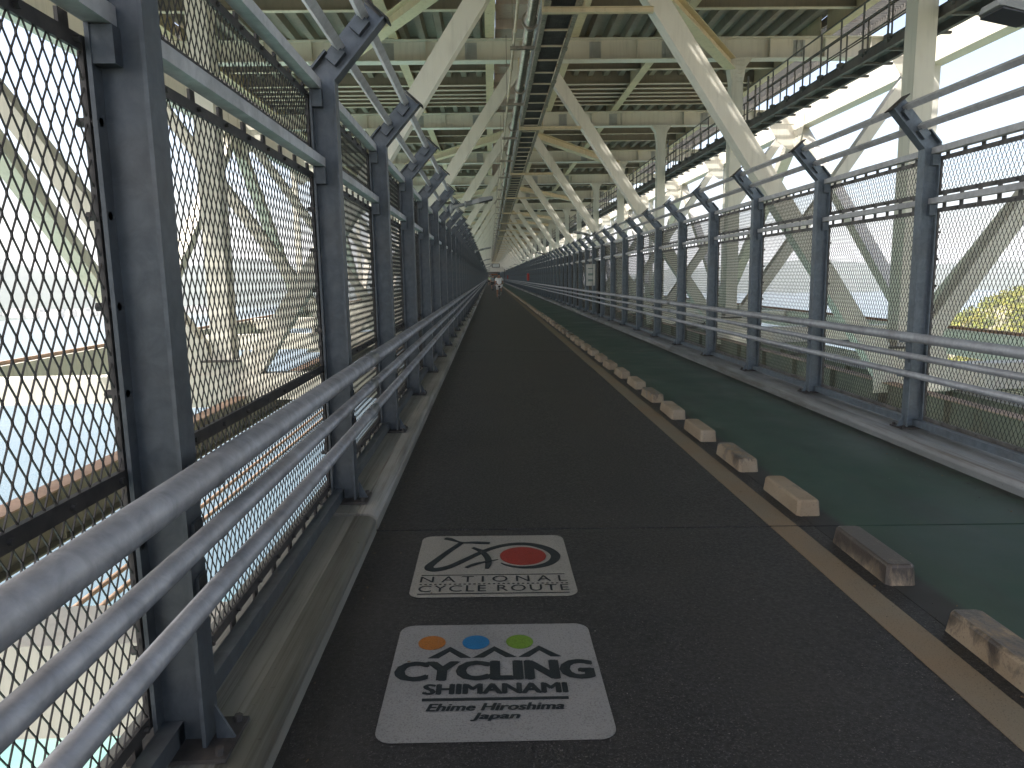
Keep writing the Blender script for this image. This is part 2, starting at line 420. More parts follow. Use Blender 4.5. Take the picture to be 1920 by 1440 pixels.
H1, H2 = .0035, .0058
g1 = thing('ground_sign', 'white square sticker lettered CYCLING SHIMANAMI on the dark asphalt, nearest the camera', 'ground sign', group='stickers on the asphalt')
flat(rrect(-.413, .391, 2.133, 2.924, .06), 'backing', 'sticker_white', g1, H1)
flat(circ(-.271, 2.771, .056), 'orange_dot', 'ink_orange', g1, H2)
flat(circ(-.090, 2.770, .056), 'blue_dot', 'ink_blue', g1, H2)
flat(circ(.091, 2.770, .056), 'green_dot', 'ink_green', g1, H2)
def chev(a, b, c):
    w = .042
    return [(a-.0, 2.650), (b, 2.735), (c, 2.650), (c-w, 2.650), (b, 2.735-.036), (a+w, 2.650)]
flats([chev(-.278,-.194,-.108), chev(-.098,-.014,.073), chev(.082,.168,.252)], 'chevrons', 'ink_dark', g1, H2)
text('CYCLING', -.391, .362, 2.489, 2.622, 'ink_dark', g1, H2, .02, fat=.0075)
text('SHIMANAMI', -.273, .249, 2.399, 2.464, 'ink_dark', g1, H2, .0, fat=.0055)
flat([(-.275,2.359),(.251,2.359),(.251,2.375),(-.275,2.375)], 'bar', 'ink_dark', g1, H2)
text('Ehime Hiroshima', -.254, .227, 2.298, 2.340, 'ink_dark', g1, H2, .0, .25, fat=.003)
text('Japan', -.097, .071, 2.238, 2.284, 'ink_dark', g1, H2, .0, .25, fat=.003)
g2 = thing('ground_sign', 'off-white square sticker lettered NATIONAL CYCLE ROUTE with red disc, beyond the other sticker', 'ground sign', group='stickers on the asphalt')
flat(rrect(-.419, .391, 3.199, 4.004, .06), 'backing', 'sticker_cream', g2, H1)
flat(circ(.147, 3.692, .125, 48), 'red_disc', 'ink_red', g2, H2)
swoosh = [(-.195,3.890,.030),(-.262,3.760,.034),(-.322,3.630,.040),(-.350,3.552,.048),(-.318,3.518,.046),(-.245,3.553,.040),(-.160,3.650,.036),(-.077,3.750,.034),(.002,3.822,.034),(.093,3.864,.036),(.194,3.858,.042),(.276,3.802,.050),(.320,3.717,.052),(.316,3.645,.050),(.276,3.580,.044),(.203,3.540,.034),(.120,3.538,.024),(.056,3.568,.016),(.026,3.598,.004)]
flats(brush(swoosh), 'wheel_stroke', 'ink_dark', g2, H2)
flats(brush([(-.292,3.962,.030),(-.262,3.950,.036),(-.222,3.915,.020),(-.185,3.893,.018),(-.135,3.893,.026),(-.09,3.888,.034),(-.033,3.880,.030)]), 'handlebar_stroke', 'ink_dark', g2, H2+.0012)
flats(brush([(-.128,3.812,.020),(-.077,3.752,.034),(-.045,3.665,.036),(-.040,3.59,.034),(-.048,3.520,.020)]), 'seat_stroke', 'ink_dark', g2, H2+.0024)
flats(brush([(-.156,3.532,.018),(-.118,3.572,.024),(-.06,3.606,.016),(.012,3.636,.006)]), 'pedal_stroke', 'ink_dark', g2, H2+.0036)
text('NATIONAL', -.379, .354, 3.362, 3.432, 'ink_dark', g2, H2, .0, 0, space=1.55)
text('CYCLE ROUTE', -.379, .352, 3.254, 3.324, 'ink_dark', g2, H2, .0, 0, space=1.15)
flats([[(-.378,3.446),(.348,3.446),(.348,3.451),(-.378,3.451)], [(-.378,3.229),(.350,3.229),(.350,3.236),(-.378,3.236)]], 'rule_lines', 'ink_dark', g2, H2)
flats([[(-.378+.024*i,3.337),(-.366+.024*i,3.337),(-.366+.024*i,3.343),(-.378+.024*i,3.343)] for i in range(31)], 'dotted_rule', 'ink_dark', g2, H2)

# separator blocks -------------------------------------------------
def block_mesh(mat):
    m = MB(); w, L, h, c = .075, .30, .102, .014
    def ring(ww, ll, z, k=.012): return [(-ww+k,-ll,z),(ww-k,-ll,z),(ww,-ll+k,z),(ww,ll-k,z),(ww-k,ll,z),(-ww+k,ll,z),(-ww,ll-k,z),(-ww,-ll+k,z)]
    rings = [ring(w,L,-.03,.016), ring(w,L,.0,.016), ring(w-.006,L-.012,h-c,.018), ring(w-.011,L-.018,h-.004,.018), ring(w-.018,L-.026,h,.016)]
    for r in rings: m.v += r
    for i in range(len(rings)-1):
        for k in range(8):
            m.f.append((i*8+k, i*8+(k+1) % 8, i*8+8+(k+1) % 8, i*8+8+k)); m.sm.append(False)
    m.f.append(tuple(32+k for k in range(8))); m.sm.append(False)
    return m.build('kerb_block', mat)
bsrc = {k: block_mesh(k) for k in ('block_tan', 'block_smeared', 'block_black')}
look = ['block_smeared','block_black','block_tan','block_smeared','block_tan','block_tan','block_smeared']
BL = {0: 'tan concrete block with black smears at the right edge, nearest of the row',
      1: 'blackened concrete block with a shiny dark top beside the near joint in the asphalt',
      2: 'plain tan concrete block just beyond the near joint and the blackened block',
      3: 'tan concrete block with a grey smear on its near face, second beyond the blackened block'}
used = set()
for i in range(160):
    k = look[i] if i < len(look) else random.choice(['block_tan','block_tan','block_tan','block_smeared'])
    src = bsrc[k]
    if k not in used: o = src; used.add(k)
    else: o = src.copy(); COL.objects.link(o)
    y = 2.53 + 1.0345*i; x = 1.993 + random.uniform(-.012, .012)
    o.location = (x, y, wz(x)); o.rotation_euler = (0, RHO, R(random.uniform(-1.2, 1.2)))
    lab = BL.get(i) or (f'tan concrete block, {ORD[i]} of the row beside the yellow line counted from the camera' if i < 20
                        else 'tiny tan concrete block in the distant run of the row, beyond its twentieth')
    tag(o, lab, 'kerb block', 'separator blocks beside the yellow line')
    o.pass_index = i

random.seed(23)
def flecks(name, mat, n, spots, lo, hi, lab):
    m = MB()
    for _ in range(n):
        x = spots(); y = 1.6 + 22*random.random()**1.8; a = random.uniform(0, 6.28); L = random.uniform(lo, hi); w = L*random.uniform(.3, .8)
        c, s_ = math.cos(a), math.sin(a); z = wz(x) + .0015; t = random.uniform(.001, .004)
        P4 = [(x+c*L*u-s_*w*v, y+s_*L*u+c*w*v) for u, v in ((-.5,-.3),(.1,-.5),(.5,.1),(-.1,.5))]
        m.hexa([(p[0], p[1], z) for p in P4] + [(p[0]+.001, p[1], z+t) for p in P4])
    return tag(m.build(name, mat, fix=False), lab, 'debris', kind='stuff')
def near_edge():
    q = random.random()
    return -.70 + abs(random.gauss(0, .16)) if q < .35 else (3.60 - abs(random.gauss(0, .16)) if q < .75 else (1.90 + random.gauss(0, .10)))
plain('dry_leaf', (.17,.115,.06), .8); plain('grit', (.05,.046,.042), .8); plain('pale_chip', (.42,.40,.36), .7)
flecks('leaf_litter', 'dry_leaf', 160, near_edge, .006, .022, 'dry leaf bits scattered along the kerbs and the yellow line')
flecks('grit', 'grit', 900, near_edge, .003, .009, 'dark grit scattered along the kerbs')
flecks('pale_chips', 'pale_chip', 110, lambda: random.uniform(-.6, 3.5), .002, .007, 'tiny pale chips scattered over both lanes')

# ------------------------------------------------------------------ fences
YP = [-2.18, -.11, 1.965] + [4.355 + PITCH*i for i in range(0, 98)]
YP_R = [-1.85, .22, 2.29] + YP[3:]
FB = 0.103                                    # kerb top
def strand_panel(L, h0, h1, w=.0027, d=.0042, SW=.047, LW=.088):
    """expanded metal: zig-zag strands joined at short bonds"""
    m = MB(); ni = int(round(L/SW)); sw = L/ni; nm = max(2, int(round((h1-h0)/LW))); lw = (h1-h0)/nm; bl = .0042
    def strand(x0, x1):                       # x at even bonds, x at odd bonds
        pts = []; off = w*.5*(1 if x1 > x0 else -1)
        for j in range(2*nm+1):
            z = h0 + j*lw/2; x = (x0+off*.9) if j % 2 == 0 else (x1-off*.9)
            if j > 0: pts.append((x, z-bl))
            if j < 2*nm: pts.append((x, z+bl))
        b = len(m.v)
        for x, z in pts:
            m.v += [(-d/2, x-w/2, z), (d/2, x-w/2, z), (d/2, x+w/2, z), (-d/2, x+w/2, z)]
        for i in range(len(pts)-1):
            for k in range(4):
                a, c = b+i*4+k, b+i*4+(k+1) % 4
                m.f.append((a, c, c+4, a+4)); m.sm.append(False)
    for i in range(ni+1):
        if i < ni: strand(i*sw, (i+.5)*sw)
        if i > 0: strand(i*sw, (i-.5)*sw)
    return m
def frame_mesh(L, h0, h1, mid=None, clip_top=None, clip_bot=None):
    m = MB(); t = .006; fw = .038
    m.box(-t, t, 0, L, h1-fw, h1); m.box(-t, t, 0, L, h0, h0+fw)
    m.box(-t*1.3, t*1.3, 0, .03, h0, h1); m.box(-t*1.3, t*1.3, L-.03, L, h0, h1)
    if mid: m.box(-t*1.5, t*1.5, 0, L, mid-.022, mid+.022)
    if mid:
        for z in (.42, .74, 1.18, 1.42, 1.66, 1.90):
            for y in (.015, L-.015): m.tube([(-.03, y, z), (.03, y, z)], .013, 6, smooth=False)
    n = 9
    for i in range(n):
        y = .1 + (L-.2)*i/(n-1)
        if clip_top: m.box(-t*.8, t*.8, y-.022, y+.022, h1, clip_top)
        if clip_bot: m.box(-t*.8, t*.8, y-.022, y+.022, clip_bot, h0)
        for z in ([h1-.019, h0+.019] + ([mid] if mid else [])):
            m.tube([(-.02, y+.04, z), (.02, y+.04, z)], .009, 6, smooth=False)
    return m
def post_mesh(s):                             # local: x = s*(-d) outward; s=+1 means inward is +x
    m = MB(); X = lambda d: -s*d
    inn = [(0,0),(0,2.517),(-.300,2.857)]; outr = [(.150,0),(.150,2.574),(-.187+.0,2.957)]
    web = [(.005,0),(.005,2.515),(-.294,2.853)] + [(-.183,2.950),(.146,2.572),(.146,0)]
    m.prism([(X(d), z) for d, z in web], 'y', .046, .054)
    def fl(a, b, t, w0=0, w1=.1):
        d = Vector((b[0]-a[0], b[1]-a[1])).normalized(); nrm = Vector((-d.y, d.x))*t
        p = [a, b, (b[0]+nrm.x, b[1]+nrm.y), (a[0]+nrm.x, a[1]+nrm.y)]
        m.prism([(X(q[0]), q[1]) for q in p], 'y', w0, w1)
    fl(inn[0], inn[1], -.012); fl(inn[1], inn[2], -.012)
    fl(outr[0], outr[1], .012); 
    fl(outr[1], (outr[1][0]-.10, outr[1][1]+.113), .012)
    for hz in (2.477, 2.042, .078):           # rail seats on the web
        x = sorted((X(.080), X(.138))); dz = .10 if hz > 1 else .07
        m.box(x[0], x[1], .004, .045, hz-dz, hz-.004); m.box(x[0], x[1], .055, .096, hz-dz, hz-.004)
    for along, nn in ((.115,.085),(.335,.085)):
        dirv = Vector((-.662,.75)); nv = Vector((.75,.662)); c = Vector((0,2.517)) + dirv*along + nv*nn
        p = [c-nv*.035-dirv*.05, c+nv*.035-dirv*.05, c+nv*.035+dirv*.045, c-nv*.035+dirv*.045]
        m.prism([(X(q.x), q.y) for q in p], 'y', .0, .045)
    for hz, r_ in ((.965,.0445),(.797,.030),(.632,.030)):
        x = sorted((X(-.012), X(-.085))); m.box(x[0], x[1], .025, .075, hz-FB-r_-.014, hz-FB-r_-.004)
        x = sorted((X(-.001), X(-.011))); m.box(x[0], x[1], .02, .08, hz-FB-r_-.05, hz-FB+r_*.2)
    return m
def post_parts(s, parent):
    GP = 'galv_post' if s > 0 else 'galv_post_lit'
    X = lambda d: -s*d
    o = post_mesh(s).build('post', GP, parent)
    e = MB(); a = Vector((-.300,2.857)); b = Vector((-.187,2.957)); d = (b-a).normalized(); nrm = Vector((-d.y,d.x))*.010
    a2, b2 = a-d*.025, b+d*.025
    e.prism([(X(p[0]), p[1]) for p in (a2+nrm*.1, b2+nrm*.1, b2+nrm*1.1, a2+nrm*1.1)], 'y', -.012, .112)
    e.build('end_plate', 'frame_dark', o)
    bp = MB(); bx = sorted((X(-.075), X(.21))); bp.box(bx[0], bx[1], -.055, .155, .0015, .014)
    for dd in (-.05, .18):
        for yy in (-.03, .13): bp.tube([(X(dd), yy, .01), (X(dd), yy, .035)], .013, 6, smooth=False)
    bp.build('base_plate', 'frame_dark', o)
    gs = MB(); gs.prism([(X(-.013), .014), (X(-.068), .014), (X(-.013), .125)], 'y', .045, .055); gs.build('gusset', GP, o)
    return o
def fence(xf, s, name, lab, ylist):
    t = thing('mesh_fence', lab, 'fence', group='mesh fences along the walkway')
    X = lambda d: xf - s*d
    zb = wz(xf) + FB
    src = post_parts(s, t); src.location = (xf, ylist[0], zb)
    for i, y in enumerate(ylist[1:]):
        if i < 26: c = copy_tree(src, t)
        elif i == 26: lean = c2 = src.copy(); COL.objects.link(c2); c2.parent = t; c = c2
        else: c = src.copy(); COL.objects.link(c); c.parent = t
        c.location = (xf, y, zb)
    xp = X(.168); zo = wz(xp)
    cache = {}
    def bay(y0, L, near):
        for key, h0, h1, mid, ct, cb, nm in (('lo', .176, 2.112, .945, 2.150, .125, 'mesh_panel'), ('up', 2.222, 2.562, None, 2.590, 2.19, 'upper_mesh_panel')):
            k = (key, round(L, 2))
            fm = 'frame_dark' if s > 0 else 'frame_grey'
            if k not in cache:
                a = strand_panel(L-.05, h0+.03, h1-.03); a.v = [(x, y+.025, z) for x, y, z in a.v]
                a = a.build(nm, 'mesh_black', t, fix=True)
                b = frame_mesh(L, h0, h1, mid, ct, cb).build('panel_frame', fm, a)
                cache[k] = (a, b)
            else:
                a0, b0 = cache[k]
                a = a0.copy(); COL.objects.link(a); a.parent = t
                b = b0.copy(); COL.objects.link(b); b.parent = a
            a.location = (xp, y0, zo)
    for i in range(len(ylist)-1):
        bay(ylist[i]+.065, ylist[i+1]-ylist[i]-.03, i < 20)
    Y0, Y1 = ylist[0]-.5, ylist[-1]+.2
    def rail(nm, mat, d0, d1, h0, h1):
        m = MB(); a, b = sorted((X(d0), X(d1)))
        for i in range(len(ylist)-1):         # pieces butt at the post webs
            m.box(a, b, ylist[i]+.058, ylist[i+1]+.042, zb-FB+h0, zb-FB+h1)
        return m.build(nm, mat, t)
    rail('top_rail', 'galv_rail', .085, .150, 2.580, 2.634)
    rail('mid_rail', 'galv_rail', .085, .150, 2.145, 2.195)
    rail('bottom_rail', 'galv_post' if s > 0 else 'galv_post_lit', .080, .138, .118, .180)
    for along, nm in ((.165,'arm_rail'), (.385,'arm_rail')):
        dirv = Vector((-.662,.75)); nv = Vector((.75,.662)); c = Vector((0,2.517)) + dirv*along + nv*.108
        m = MB(); p = [c-nv*.024-dirv*.024, c+nv*.024-dirv*.024, c+nv*.024+dirv*.024, c-nv*.024+dirv*.024]
        for i in range(len(ylist)-1):
            m.prism([(X(q.x), zb+q.y) for q in p], 'y', ylist[i]+.058, ylist[i+1]+.042)
        m.build(nm, 'galv_rail', t)
    for hz, r in ((.965,.0446),(.797,.0303),(.632,.0303)):
        m = MB(); x = X(-.085)
        m.tube([(x, Y0, wz(xf)+hz), (x, Y1, wz(xf)+hz)], r, 16)
        h = m.build('handrail', ('galv_pipe' if s > 0 else 'galv_pipe_lit'), t)
        for j in range(0, 12):
            ys = ylist[3] + .22 + (ylist[8]-ylist[3])*j
            if ys < Y1:
                sm = MB(); sm.tube([(x, ys-.16, wz(xf)+hz), (x, ys+.16, wz(xf)+hz)], r+.0035, 16)
                for q in range(4): sm.tube([(x, ys-.13+.085*q, wz(xf)+hz+r), (x, ys-.13+.085*q, wz(xf)+hz+r+.010)], .008, 6, smooth=False)
                sm.build('sleeve', ('galv_pipe' if s > 0 else 'galv_pipe_lit'), h)
    # far end beyond the last counted bay
    m = MB(); y = ylist[-1]+PITCH
    while y < YF-2:
        m.box(X(.15) if s > 0 else X(0), X(0) if s > 0 else X(.15), y, y+.1, zb, zb+2.6)
        m.bar((X(.07), y+.05, zb+2.55), (X(-.25), y+.05, zb+2.95), .1, .1, (0,1,0)); y += PITCH
    for d, h in ((.11,2.6),(.11,2.17),(-.085,.965),(-.085,.80),(-.085,.63)): m.box(X(d)-.03, X(d)+.03, ylist[-1]+.2, YF, wz(xf)+h-.03, wz(xf)+h+.03)
    m.box(xp-.005, xp+.005, ylist[-1]+.2, YF, zo+.17, zo+2.55)
    tag(m.build('far_bay', 'galv_post' if s > 0 else 'galv_post_lit', t), kind='stuff')
    return t
fence(-.87, 1, 'l', 'galvanised mesh fence with bent posts along the left of the dark cycle lane', YP)
fence(3.86, -1, 'r', 'galvanised mesh fence with bent posts along the right of the green path', YP_R)

# ------------------------------------------------------------------ bridge
NF = 25
LAST = 31
XL, XR = CX-6.65, CX+6.65
def splice(x, parent, y):
    m = MB(); m.box(x-.19, x+.19, y-.022, y-.007, 8.42, 8.93)
    for dx in (-.13, -.04, .05, .14):
        for dz in (8.48, 8.58, 8.68, 8.78, 8.88):
            m.tube([(x+dx, y-.022, dz), (x+dx, y-.05, dz)], .022, 6, smooth=False)
    m.box(x-.085-.006, x-.085+.006, y-.06, y-.022, 8.42, 8.93); m.box(x+.095-.006, x+.095+.006, y-.06, y-.022, 8.42, 8.93)
    return m.build('splice_plate', 'splice_paint', parent)
def frame(near):
    t = thing('cross_frame', 'x', 'cross frame', group='pale steel cross frames of the bridge')
    m = MB(); m.ibeam((-11.4,0,8.67), (14.4,0,8.67), .42, .66, .028, .014)
    for x in [-8.5,-7,-5.5,-1.9,1.1,1.9,4.9,6.3,9.2,11,12.5]: m.box(x-.006, x+.006, -.16, .16, 8.37, 8.97)
    fb = m.build('floor_beam', 'bridge_paint', t)
    if near:
        for x in (-6.4, -3.1, -.45, 3.55, 5.9, 10.2): splice(x, fb, 0)
    for s in (-1, 1):
        m = MB(); x = CX + s*6.65
        m.box(x-.19, x+.19, -.20, .20, .02, 8.338)
        for q in (-1, 1):                     # flared head
            m.prism([(x+q*.19,8.335),(x+q*.46,8.335),(x+q*.27,8.08),(x+q*.19,7.6)], 'y', -.19, .19)
        c = m.build('column', 'bridge_paint', t)
        if near:
            g = MB()
            for dz in (7.62,7.75,7.88,8.01,8.14,8.27):
                for dx in ((-.12,-.03,.06,.15) if dz < 8 else (-.22,-.12,-.03,.06,.15,.24)):
                    g.tube([(x+dx, -.2, dz), (x+dx, -.225, dz)], .02, 6, smooth=False)
            g.build('bolts', 'bridge_paint', c)
            p = MB(); p.box(x-.34, x+.34, -.3, .3, -.02, .019); p.build('base_plate', 'catwalk_steel', c)
        m = MB(); m.bar((CX+s*.12, 0, 8.75), (CX+s*6.36, 0, -.55), .36, .34, (0,1,0)); m.build('diagonal_brace', 'bridge_paint', t)
        m = MB(); m.bar((CX+s*12.75, 0, 8.35), (CX+s*6.75, 0, -.35), .34, .36, (0,1,0)); m.build('outer_brace', 'bridge_paint', t)
        g = MB(); x = CX+s*6.6
        g.prism([(x-s*.55,-.9),(x+s*1.1,-.9),(x+s*.75,.30),(x+s*.34,.45),(x+s*.34,.03),(x-s*.25,.03),(x-s*.42,.25),(x-s*.60,-.1)], 'y', -.182, -.168)
        g.build('gusset', 'bridge_paint', t)
        g = MB(); x = CX+s*12.9
        g.prism([(x+s*.05,9.0),(x-s*1.5,9.0),(x-s*1.25,8.35),(x-s*.75,7.55),(x-s*.25,7.2),(x+s*.02,7.2)], 'y', -.195, -.18)
        g.build('end_bracket', 'bridge_paint', t)
    m = MB(); m.box(-11.3, -1.3, -.22, .22, -.92, -.42); m.box(8.25, 14.3, -.22, .22, -1.02, -.50); m.box(-1.3, 8.25, -.20, .20, -1.95, -1.30); m.box(-1.7, -1.3, -.20, .20, -1.6, -.93); m.build('bottom_beam', 'bridge_paint', t)
    m = MB(); m.ibeam((1.04,-.25,6.23), (3.06,-.25,6.23), .10, .10, .010, .01)
    for x in (1.06, 1.80): m.bar((x,-.25,6.25), (x,-.25,8.4), .04, .04, (0,1,0))
    m.build('hanger_beam', 'bridge_paint_cream', t)
    return t
fr_near = frame(True); fr_far = frame(False)
FLAB = {-1: 'pale steel cross frame almost overhead, only its bottom beam showing below the left fence',
        0: 'pale steel cross frame of the broad column behind the nearest bent posts on the right',
        1: 'pale steel cross frame whose bolted floor beam runs across the top of the picture',
        2: 'pale steel cross frame next beyond the bolted beam at the picture top'}
usedf = set()
for k in range(-1, LAST+1):
    src = fr_near if k < 6 else fr_far
    if id(src) not in usedf: o = src; usedf.add(id(src))
    else: o = copy_tree(src)
    o.location = (0, FR0 + FRS*k, 0)
    if k == -1:
        for ch in o.children:
            if ch.name.startswith('bottom_beam'): ch.location.z = .15
    o['label'] = FLAB.get(k) or (f'pale steel cross frame under the road deck, {ORD[k]} one counted from the camera' if k < 10 else 'small distant cross frame crowding the vanishing end of the bridge, beyond the tenth')
    if k % 2 == 0:                            # lateral bracing from the middle of this frame to the next columns
        for s in (-1, 1):
            m = MB(); a = Vector((CX+s*.4, .25, 8.17)); b = Vector((CX+s*6.4, FRS-.2, 8.17))
            m.ibeam(a, b, .34, .34, .022, .014); m.build('lateral_brace', 'bridge_paint_cream', o)

# road deck
YD0, YD1 = -4.0, FR0+FRS*LAST+3
deck = thing('road_deck', 'underside of the road deck overhead, dark plates with cream edged cross ribs', 'bridge deck')
for x0, x1 in ((-9.9,.33),(2.67,11.2)):
    m = MB(); m.box(x0, x1, YD0, YD1, 9.76, 9.90); m.box(x0, x0+.25, YD0, YD1, 9.90, 10.5); m.box(x1-.25, x1, YD0, YD1, 9.90, 10.5)
    m.build('deck_plate', 'deck_paint', deck)
    x = x0 + .35
    while x < x1-.2:                          # longitudinal troughs
        m = MB(); b = len(m.v)
        pr = [(-.16,9.757),(-.10,9.52),(.10,9.52),(.16,9.757)]
        m.v = [(x+dx, y, z) for y in (YD0, YD1) for dx, z in pr]; m.f = [(0,1,5,4),(1,2,6,5),(2,3,7,6)]; m.sm = [False]*3
        m.build('trough', 'deck_paint', deck); x += .62
ry = []
for k in range(-2, LAST+1):
    for q in range(1, 5):
        y = FR0+FRS*k+PITCH*q
        if YD0 < y < YD1: ry.append(y)
    if k == 1: ry += [FR0+FRS*k+PITCH*3.35, FR0+FRS*k+PITCH*3.7, FR0+FRS*k+PITCH*4.35, FR0+FRS*k+PITCH*4.7]
ry.sort()
ribsrc = []
m = MB()
for x0, x1 in ((-9.9,.33),(2.67,11.2)): m.box(x0, x1, -.006, .006, 9.212, 9.757)
ribsrc.append((0, 0, m.build('web', 'deck_paint')))
for j, y in enumerate(ry):
    if j < 100:
        r = MB()
        for x0, x1 in ((-9.9,.33),(2.67,11.2)):
            r.box(x0, x1, y-.09, y+.09, 9.19, 9.212)
        rb = r.build('cross_rib', 'rib_paint', deck)
        for x0, x1, f in ribsrc:
            c = f.copy(); COL.objects.link(c); c.parent = rb; c.location = (0, y, 0); c.name = 'web'
    elif j == 100:
        far = MB()
    if j >= 100:
        for x0, x1 in ((-9.9,.33),(2.67,11.2)): far.box(x0, x1, y-.09, y+.09, 9.19, 9.212); far.box(x0, x1, y-.006, y+.006, 9.212, 9.757)
tag(far.build('far_rib', 'rib_paint', deck), kind='stuff')
for _, _, f in ribsrc: bpy.data.objects.remove(f)
for x in (-9.7,-2.9,.16,2.84,5.9,11.0):
    m = MB()
    for k in range(-2, LAST):
        y0, y1 = FR0+FRS*k+.22, FR0+FRS*(k+1)-.22
        m.box(x-.15, x+.15, y0, y1, 9.01, 9.035); m.box(x-.008, x+.008, y0, y1, 9.035, 9.757)
    m.build('stringer', 'bridge_paint_cream', deck)
med = MB(); gr = MB()
y = YD0
while y < YD1-2.1:                            # median: plates and open bars
    med.box(.34, 2.66, y, y+1.25, 9.60, 9.615)
    med.box(.34, 2.66, y+1.25, y+1.262, 9.3, 9.615); med.box(1.62, 2.66, y+1.262, y+PITCH-.01, 9.60, 9.615)
    y += PITCH
x = .38
while x < 2.66:
    gr.box(x, x+.03, YD0, YD1, 9.62, 9.66); x += .155
y = YD0
while y < YD1: gr.box(.36, 1.64, y, y+.07, 9.661, 9.70); y += .17
med.build('median_plate', 'plate_pink', deck); gr.build('median_grating', 'catwalk_steel', deck)
for x0 in (11.22, -11.95):
    g = MB(); y = YD0
    g.box(x0, x0+.08, YD0, YD1, 9.5, 9.76); g.box(x0+1.9, x0+1.98, YD0, YD1, 9.5, 9.76)
    while y < min(YD1, 150): g.box(x0+.08, x0+1.9, y, y+.045, 9.70, 9.75); y += .15
    g.build('edge_grating', 'catwalk_steel', deck)

# side trusses
for s, lab in ((-1, 'pale steel truss of chords and diagonals beyond the left mesh fence'), (1, 'sunlit white steel truss of chords and diagonals beyond the right mesh fence')):
    t = thing('side_truss', lab, 'bridge truss', group='side trusses of the bridge')
    x = CX + s*13.2; ya0, ya1 = -20, FR0+FRS*LAST
    m = MB(); m.box(x-.28, x+.28, ya0, ya1, 8.10, 9.15); m.build('top_chord', 'bridge_paint', t)
    m = MB(); m.box(x-.30, x+.30, ya0, ya1, -1.15, -.36); m.build('bottom_chord', 'bridge_paint', t)
    m = MB(); m.box(x-s*.12-.03, x-s*.12+.03, ya0, ya1, -.359, -.27)
    yy = ya0
    while yy < 120: m.box(x-s*.12-.09, x-s*.12+.09, yy, yy+.15, -.358, -.345); yy += .8
    m.build('inspection_rail', 'primer_red', t)
    for k in range(-2, LAST):
        y0, y1 = FR0+FRS*k, FR0+FRS*(k+1)
        za, zb_ = (8.3, -.6) if k % 2 == 0 else (-.6, 8.3)
        m = MB(); d = Vector((0, y1-y0, zb_-za)).normalized()
        m.bar(Vector((x, y0, za))+d*.3, Vector((x, y1, zb_))-d*.3, .40, .50, (1,0,0)); m.build('diagonal', 'bridge_paint', t)
        if k % 2 == 0:
            m = MB(); m.box(x-.16, x+.16, y1-.14, y1+.14, -.36, 8.10); m.build('vertical', 'bridge_paint', t)
        g = MB(); yg, up_ = (y0, True) if k % 2 == 0 else (y0, False)
        xi = x - s*.295
        if up_: poly = [(yg-1.3,8.9),(yg+1.3,8.9),(yg+1.2,8.0),(yg+.75,7.1),(yg-.75,7.1),(yg-1.2,8.0)]
        else: poly = [(yg-1.2,-.9),(yg+1.2,-.9),(yg+1.1,-.1),(yg+.7,.7),(yg-.7,.7),(yg-1.1,-.1)]
        xa, xb = sorted((xi, xi-s*.016)); g.prism(poly, 'x', xa, xb)
        if k < 6:
            for a in (-.9,-.6,-.3,0,.3,.6,.9):
                for b in (.25,.55,.85):
                    zz = (7.0+b+.2) if up_ else (-.9+b+.2)
                    if abs(a) < .7 or b > .3: g.tube([(xi-s*.016, yg+a, zz), (xi-s*.045, yg+a, zz)], .03, 6, smooth=False)
        g.build('node_plate', 'bridge_paint', t)

# inspection catwalk (right of the columns)
cw = thing('inspection_catwalk', 'dark steel inspection catwalk with railings hung beside the right columns', 'catwalk')
cx0, cx1, czb = 8.44, 8.96, 6.09
for x in (cx0, cx1):
    m = MB(); m.ibeam((x, -3, czb+.11), (x, 235, czb+.11), .09, .22, .012, .008); m.build('stringer', 'catwalk_steel', cw)
m = MB(); m.bar((cx0-.02, 0, czb+.02), (cx1+.22, 0, czb+.02), .07, .05); bb0 = m.build('cross_bearer', 'catwalk_steel', cw)
m = MB(); y = 9.5; nb_ = 0
while y < 235:
    if nb_ < 60:
        c = bb0 if nb_ == 0 else bb0.copy()
        if nb_: COL.objects.link(c)
        c.location = (0, y, 0)
    else: m.bar((cx0-.02, y, czb+.02), (cx1+.22, y, czb+.02), .07, .05)
    y += 1.035; nb_ += 1
tag(m.build('far_bearers', 'catwalk_steel', cw), kind='stuff')
m = MB(); m.box(cx0+.045, cx1-.045, -3, 235, czb+.16, czb+.185); m.build('tread_plate', 'catwalk_steel', cw)
rs = []
for k in range(-2, 20):
    y0 = FR0+FRS*k+.55; y1 = y0+FRS-1.1
    m = MB()
    for x in (cx0-.06, cx1+.06):
        for z in (7.32, 6.95, 6.62): m.tube([(x, y0, z), (x, y1, z)], .021 if z > 7 else .016, 6)
        for q in range(10):
            yy = y0 + (y1-y0)*q/9
            th_ = .05 if q in (0, 9) else .032
            m.box(x-th_/2, x+th_/2, yy-th_/2, yy+th_/2, czb+.1, 7.34 + (.35 if q in (0, 9) else 0))
            m.box(x-.05, x+.05, yy-.08, yy+.08, czb+.16, czb+.26)
    m.build('railing', 'catwalk_steel', cw)

